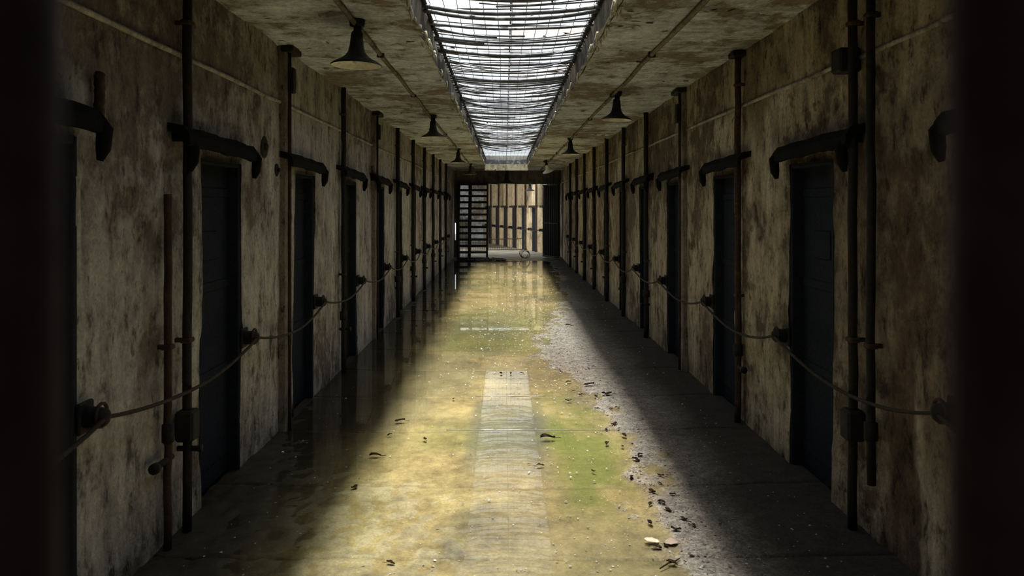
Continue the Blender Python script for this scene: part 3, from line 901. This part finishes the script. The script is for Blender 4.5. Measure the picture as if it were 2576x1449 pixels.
net = tag(empty('safety_netting', (0, 0, 0)), 'sagging wire netting strewn with slats, stretched under the skylight', 'netting')
def sag(y):
    return .018 + .05 * float(fbm(np.array([y * .55]), np.array([.3]), 300, 3)[0])
def netz(x, y, extra=0.0):
    u = (x - OXL) / (OXR - OXL)
    return MESHZ - (sag(y) + extra) * 4 * u * (1 - u)
yy = np.arange(OY0, OY1 - .05, .25)
for k_ in range(13):
    x = OXL + (OXR - OXL) * (k_ + .5) / 13
    b = MB(); b.tube([(x + .006 * math.sin(y * 1.3 + k_), float(y), netz(x, float(y)) + .004) for y in yy], .0022, 4, False); b.obj('wire', M['wire'], net)
b = MB()
for y in np.arange(OY0, OY1 - .05, .09):
    b.tube([(float(x), float(y), netz(float(x), float(y))) for x in np.linspace(OXL - .03, OXR + .03, 7)], .0010, 3, False)
b.obj('cross_wires', M['wire'], net, kind='stuff')
y = OY0 + .05; rnd = random.Random(33); cnt = 0
while y < OY1 - 4.5 and cnt < 285:
    r_ = rnd.choice((.005, .006, .007, .008, .0105, .0135)) * rnd.uniform(.85, 1.15) * (1 + .012 * y)
    ex = rnd.choice((0, 0, .0, .006, .012, .03, .055)) * rnd.uniform(.6, 1.2)
    dy = rnd.uniform(-.03, .03); sk = rnd.uniform(-.5, .5)
    wv = rnd.uniform(-.035, .035) * (1 if ex < .02 else 1.6)
    xs_ = np.linspace(OXL - .04, OXR + .04, 13)
    if rnd.random() < .13: xs_ = xs_[:rnd.randint(5, 9)] if rnd.random() < .5 else xs_[rnd.randint(4, 7):]
    pts = []
    for x in xs_:
        u = (float(x) - OXL) / (OXR - OXL); uu = max(0, min(1, u))
        b_ = 4 * uu * (1 - uu)
        pts.append((float(x), y + dy * (u - .5) - wv * b_ + .012 * math.sin(u * 9 + cnt), netz(float(x), y, ex) - r_ - .002 + sk * .02 * (u - .5) * b_))
    b = MB(); b.tube(pts, r_, 5); b.obj('slat', M['slat'], net, True)
    cnt += 1
    y += rnd.choice((.035, .05, .065, .08, .09, .11, .13, .17)) * (.66 + .030 * y)
# scraps that gather on the netting
b = MB()
for i in range(170):
    x = rnd.uniform(OXL, OXR); y = OY0 + 3 + (OY1 - 3.2 - OY0) * rnd.random()
    b.add([(x + rnd.uniform(-.05, .05), y + rnd.uniform(-.05, .05), netz(x, y) + .004 + rnd.uniform(0, .01)) for _ in range(4)], [(0, 1, 2, 3)])
b.obj('caught_scraps', M['leaf'], net, kind='stuff')
b = MB()
b.box(OXL + .0, OXR - .0, OY1 - .16, OY1 - .13, MESHZ - .15, MESHZ - .03); b.obj('end_flap', M['slat'], net)
# hangers under each long edge
b = MB()
for x in (OXL + .012, OXR - .012):
    b.tube([(x, OY0, MESHZ), (x, OY1 - .05, MESHZ)], .016, 6)
b.obj('edge_rod', M['iron'], net, True, kind='stuff')

# ------------------------------------------------------------------ near gate the camera looks through
gate = tag(empty('barred_gate', (0, .112, 0)), 'black barred iron gate close to the camera, its bars edging the view', 'gate')
b = MB(); b.tube([(0, 0, .04), (0, 0, 2.62)], .0125, 20); bar = None
for i in range(-10, 11):
    x = (i + .5) * .1560
    if not XL + .05 < x < XR - .05: continue
    if bar is None: bar = b.obj('bar', M['gate'], gate, True); o = bar
    else: o = bar.copy(); COL.objects.link(o)
    o.location = (x, 0, 0)
for z in (.10, 1.22, 2.30):
    b = MB(); b.bbox(XL + .06, XR - .06, -.016, .016, z - .03, z + .03); b.obj('cross_rail', M['gate'], gate)
for x in (XL + .05, XR - .05):
    b = MB(); b.bbox(x - .035, x + .035, -.03, .03, 0, 2.68); b.obj('gate_post', M['gate'], gate)

# ------------------------------------------------------------------ far end: side pieces, stair, gate leaf, hall beyond
# short return walls at the end; a gap left of the stair shows daylight
SLIT0, SLIT1 = -1.612, -1.575
def wallbox(name, x0, x1, y0, y1, z0, z1, label, mat):
    b = MB(); b.box(x0, x1, y0, y1, z0, z1)
    return tag(b.obj(name, mat), label, None, None, 'structure')
EL = -1.43
e = MB()
e.box(XL - .02, EL, Y_END - .02, Y_END + .10, 0, .545); e.box(XL - .02, EL, Y_END - .02, Y_END + .10, 1.105, CEIL)
e.box(-1.553, EL, Y_END - .02, Y_END + .10, .545, 1.105); e.box(XL - .02, -1.588, Y_END - .02, Y_END + .10, .545, 1.105)
tag(e.obj('wall_end_left', M['beam']), 'narrow dark wall end left of the stair with a bright slit', None, None, 'structure')
wallbox('wall_end_right', 1.62, XR + .02, Y_END - .02, Y_END + .18, 0, CEIL, 'narrow dark wall end right of the barred leaf', M['beam'])

st = tag(empty('iron_stair', (-.98, 23.35, 0)), 'steep open iron stair at the far end beside the left wall', 'stair')
NT_, H_ = 13, 2.34
for i in range(NT_):
    z = .06 + i * (H_ - .06) / (NT_ - 1); y = .02 + i * .075
    b = MB(); b.bbox(-.44, .44, y, y + .17, z - .055, z + .014, .004); b.obj('tread', M['iron'], st)
def stringer(x, wdt, nm='stringer'):
    b = MB(); vs = []
    for (yy_, zz) in ((-.02, -.0), (.13, 0.0), (1.06, H_ + .02), (.90, H_ + .02)):
        vs += [(x - wdt / 2, yy_, zz), (x + wdt / 2, yy_, zz)]
    b.add(vs, [(0, 1, 3, 2), (2, 3, 5, 4), (4, 5, 7, 6), (6, 7, 1, 0), (0, 2, 4, 6), (7, 5, 3, 1)])
    b.obj(nm, M['iron'], st)
stringer(.44, .055); stringer(-.10, .10); stringer(-.44, .05)
for x in (.45, -.45):
    b = MB(); b.tube([(x, .0, .0), (x, -.02, .9), (x, .45, 1.85), (x, .98, 2.36)], .02, 8); b.obj('handrail', M['iron'], st, True)
b = MB()
for i in range(9):
    b.tube([(-.42 + .036 * i, .55, .02), (-.42 + .036 * i, .55, 1.25)], .006, 5)
b.obj('side_grille', M['iron'], st, kind='stuff')

gl_ = tag(empty('barred_leaf', (1.20, 24.3, 0)), 'dark barred gate leaf standing open at the far right', 'gate')
b = MB(); b.tube([(0, 0, .05), (0, 0, 2.30)], .016, 8); bar = None
for i in range(9):
    if bar is None: bar = b.obj('bar', M['iron'], gl_, True); o = bar
    else: o = bar.copy(); COL.objects.link(o)
    o.location = (.05 * i, -.16 * i * .6, 0)
for z in (.08, 1.1, 2.28):
    b = MB(); b.tube([(-.01, .02, z), (.42, -.80, z)], .022, 6); b.obj('cross_rail', M['iron'], gl_)
b = MB(); b.add([(.02, .03, .05), (.43, -.75, .05), (.43, -.75, 2.28), (.02, .03, 2.28), (.032, .042, .05), (.442, -.738, .05), (.442, -.738, 2.28), (.032, .042, 2.28)],
      [(0, 1, 2, 3), (7, 6, 5, 4), (0, 4, 5, 1), (2, 6, 7, 3), (1, 5, 6, 2), (0, 3, 7, 4)]); b.obj('backing_sheet', M['door'], gl_)

# rubble and scrap by the stair foot
rp = random.Random(8)
b = MB()
for i in range(120):
    u = rp.random()
    x = -1.05 + 1.05 * u + rp.uniform(-.06, .06); b.blob((x, 23.05 + rp.uniform(-.16, .16), .02 + rp.random() * .05 * (1 - abs(2 * u - 1)) + .01), rp.uniform(.02, .055), i, .8)
tag(b.obj('rubble_bank', M['rubble']), 'low bank of dark rubble across the floor at the stair foot', 'rubble', None, 'stuff')
root = tag(empty('wire_coil', (.62, 24.0, .14)), 'loose coil of rusty wire lying by the far doorway', 'wire coil')
for j in range(4):
    b = MB(); an = np.linspace(0, 2 * PI, 22)
    rr_ = .10 + .02 * j
    b.tube([(rr_ * math.cos(t_) + .02 * math.sin(3 * t_ + j), .05 * math.sin(2 * t_ + j) + .02 * j, rr_ * math.sin(t_)) for t_ in an], .007, 5, False)
    b.obj('loop', M['rust'], root, True)

# hall beyond
hall = []
b = MB(); b.box(-7, 6, Y_END, 46, -.2, -.004)
fh = b.obj('floor_hall', None); 
k = NT('hall_floor_concrete'); n1 = k.noise(1.4); k.col(k.ramp(n1, [(.35, (.16, .15, .12)), (.62, (.40, .38, .32))])); k.rough(.5); k.bump(k.noise(20), .4, .01)
fh.data.materials.append(k.m); tag(fh, 'pale concrete floor of the hall beyond the far opening', None, None, 'structure')
# right-hand cell wall of the hall, running back to the left
A, Bp = Vector((1.62, 25.9, 0)), Vector((-.95, 35.5, 0))
dv = (Bp - A); LEN = dv.length; dv.normalize(); ang = math.atan2(dv.y, dv.x)
HT = 2.60
pitch = LEN / 7.4
hd = [(.55 + i * pitch, .55 + i * pitch + pitch * .40) for i in range(7)]
hw = empty('wall_far_right', A); hw.rotation_euler = (0, 0, ang)
tag(hw, 'sunlit tan cell wall of the hall seen through the far opening', None, None, 'structure')
b = MB(); prev = 0
for (a, c) in hd + [(LEN + .5, LEN + .6)]:
    b.box(prev, a, 0, -.25, 0, HT); prev = c
b.box(0, LEN + .5, 0, -.25, 1.60, HT + .2)
b.box(0, LEN + .5, -.20, -.25, 0, 1.6)
b.obj('masonry', M['far'], hw)
for i, (a, c) in enumerate(hd):
    b = MB(); b.box(a, c, -.004, -.06, 0, 1.60); b.obj('door_leaf', M['door'], hw)
    b = MB(); b.bbox(a - .12, c + .14, 0, .10, 1.58, 1.66); b.obj('hood', M['iron'], hw)
    b = MB(); b.tube([(a - .10, .05, 0.0), (a - .10, .05, HT)], .032, 6); b.obj('pipe', M['rust'], hw)
    b = MB(); b.tube([(c + .06, 0, .80), (c + .06, .14, .80)], .05, 8); b.obj('lug', M['iron'], hw)
b = MB(); b.tube([(x, .09, .80 - .05 * abs(math.sin(x * PI / pitch))) for x in np.linspace(.2, LEN, 40)], .018, 5); b.obj('rope', M['rope'], hw)
e = MB(); e.box(-7, -2.6, 35.6, 35.9, 0, 3.1); e.box(-2.12, -.9, 35.6, 35.9, 0, 3.1); e.box(-2.6, -2.12, 35.6, 35.9, 2.2, 3.1)
tag(e.obj('wall_far_end', M['ceil']), 'pale end wall of the hall behind the stair', None, None, 'structure')
e = MB(); e.box(-7.2, -6.9, Y_END, 28.2, 0, 3.1); e.box(-7.2, -6.9, 31.0, 35.9, 0, 3.1); e.box(-7.2, -6.9, 28.2, 31.0, 2.6, 3.1)  # gap added in this wall to let the side lamp in
tag(e.obj('wall_far_left', M['wall_l']), 'side wall of the hall with an opening added for a lamp, hidden behind the stair', None, None, 'structure')
b = MB()
b.box(-7, 6, Y_END + .2, 25.0, CEIL, CEIL + .3); b.box(-7, -1.6, 25.0, 27.9, CEIL, CEIL + .3); b.box(2.2, 6, 25.0, 27.9, CEIL, CEIL + .3); b.box(-7, 6, 27.9, 37, CEIL, CEIL + .3)
tag(b.obj('ceiling_hall', M['ceil']), 'roof of the hall beyond, open to daylight in its middle', None, None, 'structure')
wallbox('wall_far_side', 5.8, 6, Y_END, 37, 0, 3.4, 'outer wall of the hall behind the barred leaf', M['wall_l'])
# low wire fence across the hall
fe = tag(empty('wire_fence', (-1.1, 28.4, 0)), 'low wire mesh fence on the lit floor behind the stair', 'fence')
for z in (.02, .42):
    b = MB(); b.tube([(-.2, 0, z), (1.75, .5, z)], .014, 6); b.obj('rail', M['iron'], fe)
b = MB()
for i in range(26):
    u = i / 25; b.tube([(-.2 + 1.95 * u, .5 * u, .02), (-.2 + 1.95 * u, .5 * u, .42)], .005, 4)
b.obj('mesh_wires', M['iron'], fe, kind='stuff')
lamp(.06, 23.9, 'dark bell lamp hanging from the middle of the far lintel', s=1.45, zr=2.33)
lamp(.84, 26.0, 'dark bell lamp hanging in the hall beyond the far opening', s=1.1, zr=2.14)
lamp(.36, 31.5, 'tiny dark bell lamp deep in the hall before the sunlit wall', s=1.1, zr=2.15, ceil=CEIL)

# small fittings on the near left wall
def knob(y, z, r, label):
    root = empty('wall_plate', (XL, y, z)); tag(root, label, 'wall plate')
    b = MB(); b.tube([(-.01, 0, 0), (.012, 0, 0), (.016, 0, 0)], [r, r, r * .8], 14); b.obj('plate', M['iron'], root, True)
    b = MB(); b.tube([(.012, 0, 0), (.03, 0, 0)], r * .35, 8); b.obj('boss', M['iron'], root, True)
knob(5.16, 2.0, .075, 'round dark iron plate on the left wall above the third rope lug')
knob(5.44, 1.86, .045, 'small round iron plate low beside the grey left pipe casing')

# ------------------------------------------------------------------ litter on the floor
def px(u, v):
    D = CAMZ * 1950 / (v - 521.0)
    return (u - 1270) * D / 1950, D
def leaf_mesh(seed, L=.05, W=.026):
    rnd = random.Random(seed)
    b = MB(); vs, fs = [], []
    n_ = 7
    for i in range(n_):
        u = i / (n_ - 1)
        wd = W * math.sin(PI * min(1, u * .92 + .04)) ** .8 * rnd.uniform(.8, 1.15)
        z = .008 * abs(math.sin(u * 2.6 + seed)) + .001
        vs += [(-wd / 2, (u - .5) * L, z + rnd.uniform(.003, .010)), (0, (u - .5) * L, z), (wd / 2, (u - .5) * L, z + rnd.uniform(.003, .010))]
    for i in range(n_ - 1):
        for k_ in (0, 1):
            a = i * 3 + k_
            fs.append((a, a + 1, a + 4, a + 3))
    b.add(vs, fs)
    b.tube([(0, -.5 * L, .002), (.004, -.5 * L - .02, .002)], .0012, 4)
    return b
protos = []
LEAVES = [(1430, 963), (1482, 973), (1526, 996), (1443, 985), (1462, 995), (1500, 1029), (1537, 1030), (1553, 1027), (1545, 1070), (1378, 1106), (1359, 1173), (1069, 1107), (944, 1150),
          (1006, 1062), (1260, 941), (1285, 941), (1313, 940), (1492, 1187), (1636, 1271), (1664, 1270), (1635, 1318), (1660, 1218), (1692, 1248), (1662, 1202), (1430, 822),
          (1681, 1290), (1720, 1312), (1588, 1205), (1566, 1125), (1526, 1083), (1527, 1118), (983, 1421), (892, 1229), (980, 1096), (1141, 1005), (1430, 1010), (1610, 1150), (1570, 1098),
          (1700, 1340), (1745, 1330), (1650, 1380), (1675, 1375), (1690, 1420), (1600, 1160), (1640, 1240), (1480, 930), (1410, 935), (1500, 1000)]
for i in range(6):
    b = leaf_mesh(i)
    protos.append(b)
pm = []
for i, b in enumerate(protos):
    me = bpy.data.meshes.new('fallen_leaf'); me.from_pydata(b.v, [], b.f); me.materials.append(M['leaf']); pm.append(me)
rnd = random.Random(77)
def ordinal(n):
    T_ = ORD + ['seventeenth', 'eighteenth', 'nineteenth', 'twentieth']
    U_ = ['twenty ' , 'thirty ']
    return T_[n] if n < 20 else (U_[(n + 1) // 10 - 2] + ORD[(n + 1) % 10 - 1] if (n + 1) % 10 else 'thirtieth')
def zone_of(q):
    x, y = px(*q)
    return 'on the dry gravel strip' if x > float(np.interp(y, [2, 5.4, 7, 9], [.70, .66, .4, .3])) else ('along the lit left edge' if x < -.3 else 'on the wet middle floor')
SPECIAL = {(1378, 1106): ('largest curled black leaf lying on the wet middle of the floor', 1.9), (1482, 973): ('arched black leaf on the dry grey strip beside another arched leaf', 1.7),
           (1526, 996): ('arched black leaf nearest the right shadow edge', 1.6), (944, 1150): ('dark crumpled leaf at the left edge of the light', 1.4), (1006, 1062): ('brown leaf with a pale rim at the left edge of the light', 1.4),
           (1430, 822): ('lone dark leaf far down the lit floor on the right', 1.5)}
for i, (u, v) in enumerate(LEAVES):
    x, y = px(u, v)
    z = max(0.0, float(floor_h(np.array([x]), np.array([y]))[0][0]))
    o = bpy.data.objects.new('fallen_leaf', pm[i % 6]); COL.objects.link(o)
    rank = sum(1 for q_ in LEAVES if q_ not in SPECIAL and zone_of(q_) == zone_of((u, v)) and (q_[1], q_[0]) > (v, u))
    lab, sc = SPECIAL.get((u, v), ('dead leaf %s, %s counted from the camera' % (zone_of((u, v)), ordinal(rank)), rnd.uniform(.6, 1.1)))
    o.location = (x, y, z + .003 * sc); o.rotation_euler = (rnd.uniform(-.03, .03), rnd.uniform(-.10, .10), rnd.uniform(0, 2 * PI) if sc < 1.3 else PI / 2 + rnd.uniform(-.3, .3)); o.scale = (sc * 1.1, sc * 1.1, sc)
    tag(o, lab, 'leaf', 'dead leaves ' + zone_of((u, v)))
x, y = px(1640, 1366)
z = max(0, float(floor_h(np.array([x]), np.array([y]))[0][0]))
b = leaf_mesh(50, .072, .055); o = b.obj('pale_leaf', M['pale'])
o.location = (x, y, z + .002); o.rotation_euler = (0, .08, 1.35); tag(o, 'large pale cream leaf on the wet floor near the camera', 'leaf')
x, y = px(1688, 1370)
b = leaf_mesh(51, .07, .05); k = NT('pinkish_leaf'); k.col((.42, .31, .23)); k.rough(.7); o = b.obj('pinkish_leaf', k.m)
o.location = (x, y, max(0, float(floor_h(np.array([x]), np.array([y]))[0][0])) + .002); o.rotation_euler = (0, -.05, 1.8); tag(o, 'faded pinkish leaf on the gravel beside the pale leaf', 'leaf')
x, y = px(1683, 1422)
b = MB(); b.tube([(-.05, -.045, .006), (0, 0, .012), (.03, .02, .008), (.06, .045, .012)], [.003, .004, .004, .002], 6); b.tube([(0, 0, .012), (.03, -.005, .016)], .002, 5)
o = b.obj('twig', M['leaf'], None, True); o.location = (x, y, max(0, float(floor_h(np.array([x]), np.array([y]))[0][0]))); tag(o, 'short dark twig on the gravel in the near right corner', 'twig')

# plaster crumbs: thousands of tiny flecks, many coloured pale as glints off the wet floor
b = MB(); rnd = random.Random(90); n_ = 0
while n_ < 3800:
    y = 2.9 + 16 * rnd.random() ** 1.7; x = rnd.uniform(-1.45, 1.6)
    if rnd.random() < .4: y = rnd.uniform(6.5, 13); x = rnd.gauss(.05, .4)
    if rnd.random() < .45: x = rnd.gauss(.45, .35)
    if not XL + .1 < x < XR - .1: continue
    z = max(0.0, float(floor_h(np.array([x]), np.array([y]))[0][0]))
    r_ = rnd.choice((.002, .0025, .003, .0035, .0052)) * rnd.uniform(.8, 1.3) * (1 + y * .07)
    b.blob((x, y, z + r_ * .3), r_, n_, .55); n_ += 1
tag(b.obj('crumbs_and_glints', M['chips_and_glints']), 'scattered pale plaster crumbs, many standing in for glints on the wet floor', 'crumbs', None, 'stuff')

# coarse grit over the dry strip
b = MB(); rnd = random.Random(91); n_ = 0
while n_ < 3200:
    y = 2.9 + 10 * rnd.random() ** 1.6; x = min(rnd.uniform(.15, 1.2), rnd.uniform(.15, 1.5))
    h, dr = floor_h(np.array([x]), np.array([y]))[:2]
    if dr[0] < .55: continue
    r_ = rnd.choice((.003, .004, .004, .005, .008)) * rnd.uniform(.8, 1.3)
    b.blob((x, y, float(h[0]) + r_ * .2), r_, n_, .6); n_ += 1
k = NT('grit'); n = k.noise(55, None, 2); k.col(k.ramp(n, [(.36, (.07, .06, .05)), (.5, (.24, .21, .17)), (.64, (.50, .46, .39))])); k.rough(.45)
tag(b.obj('grit', k.m), 'grey pink grit spread over the dry strip right of the puddle', 'grit', None, 'stuff')
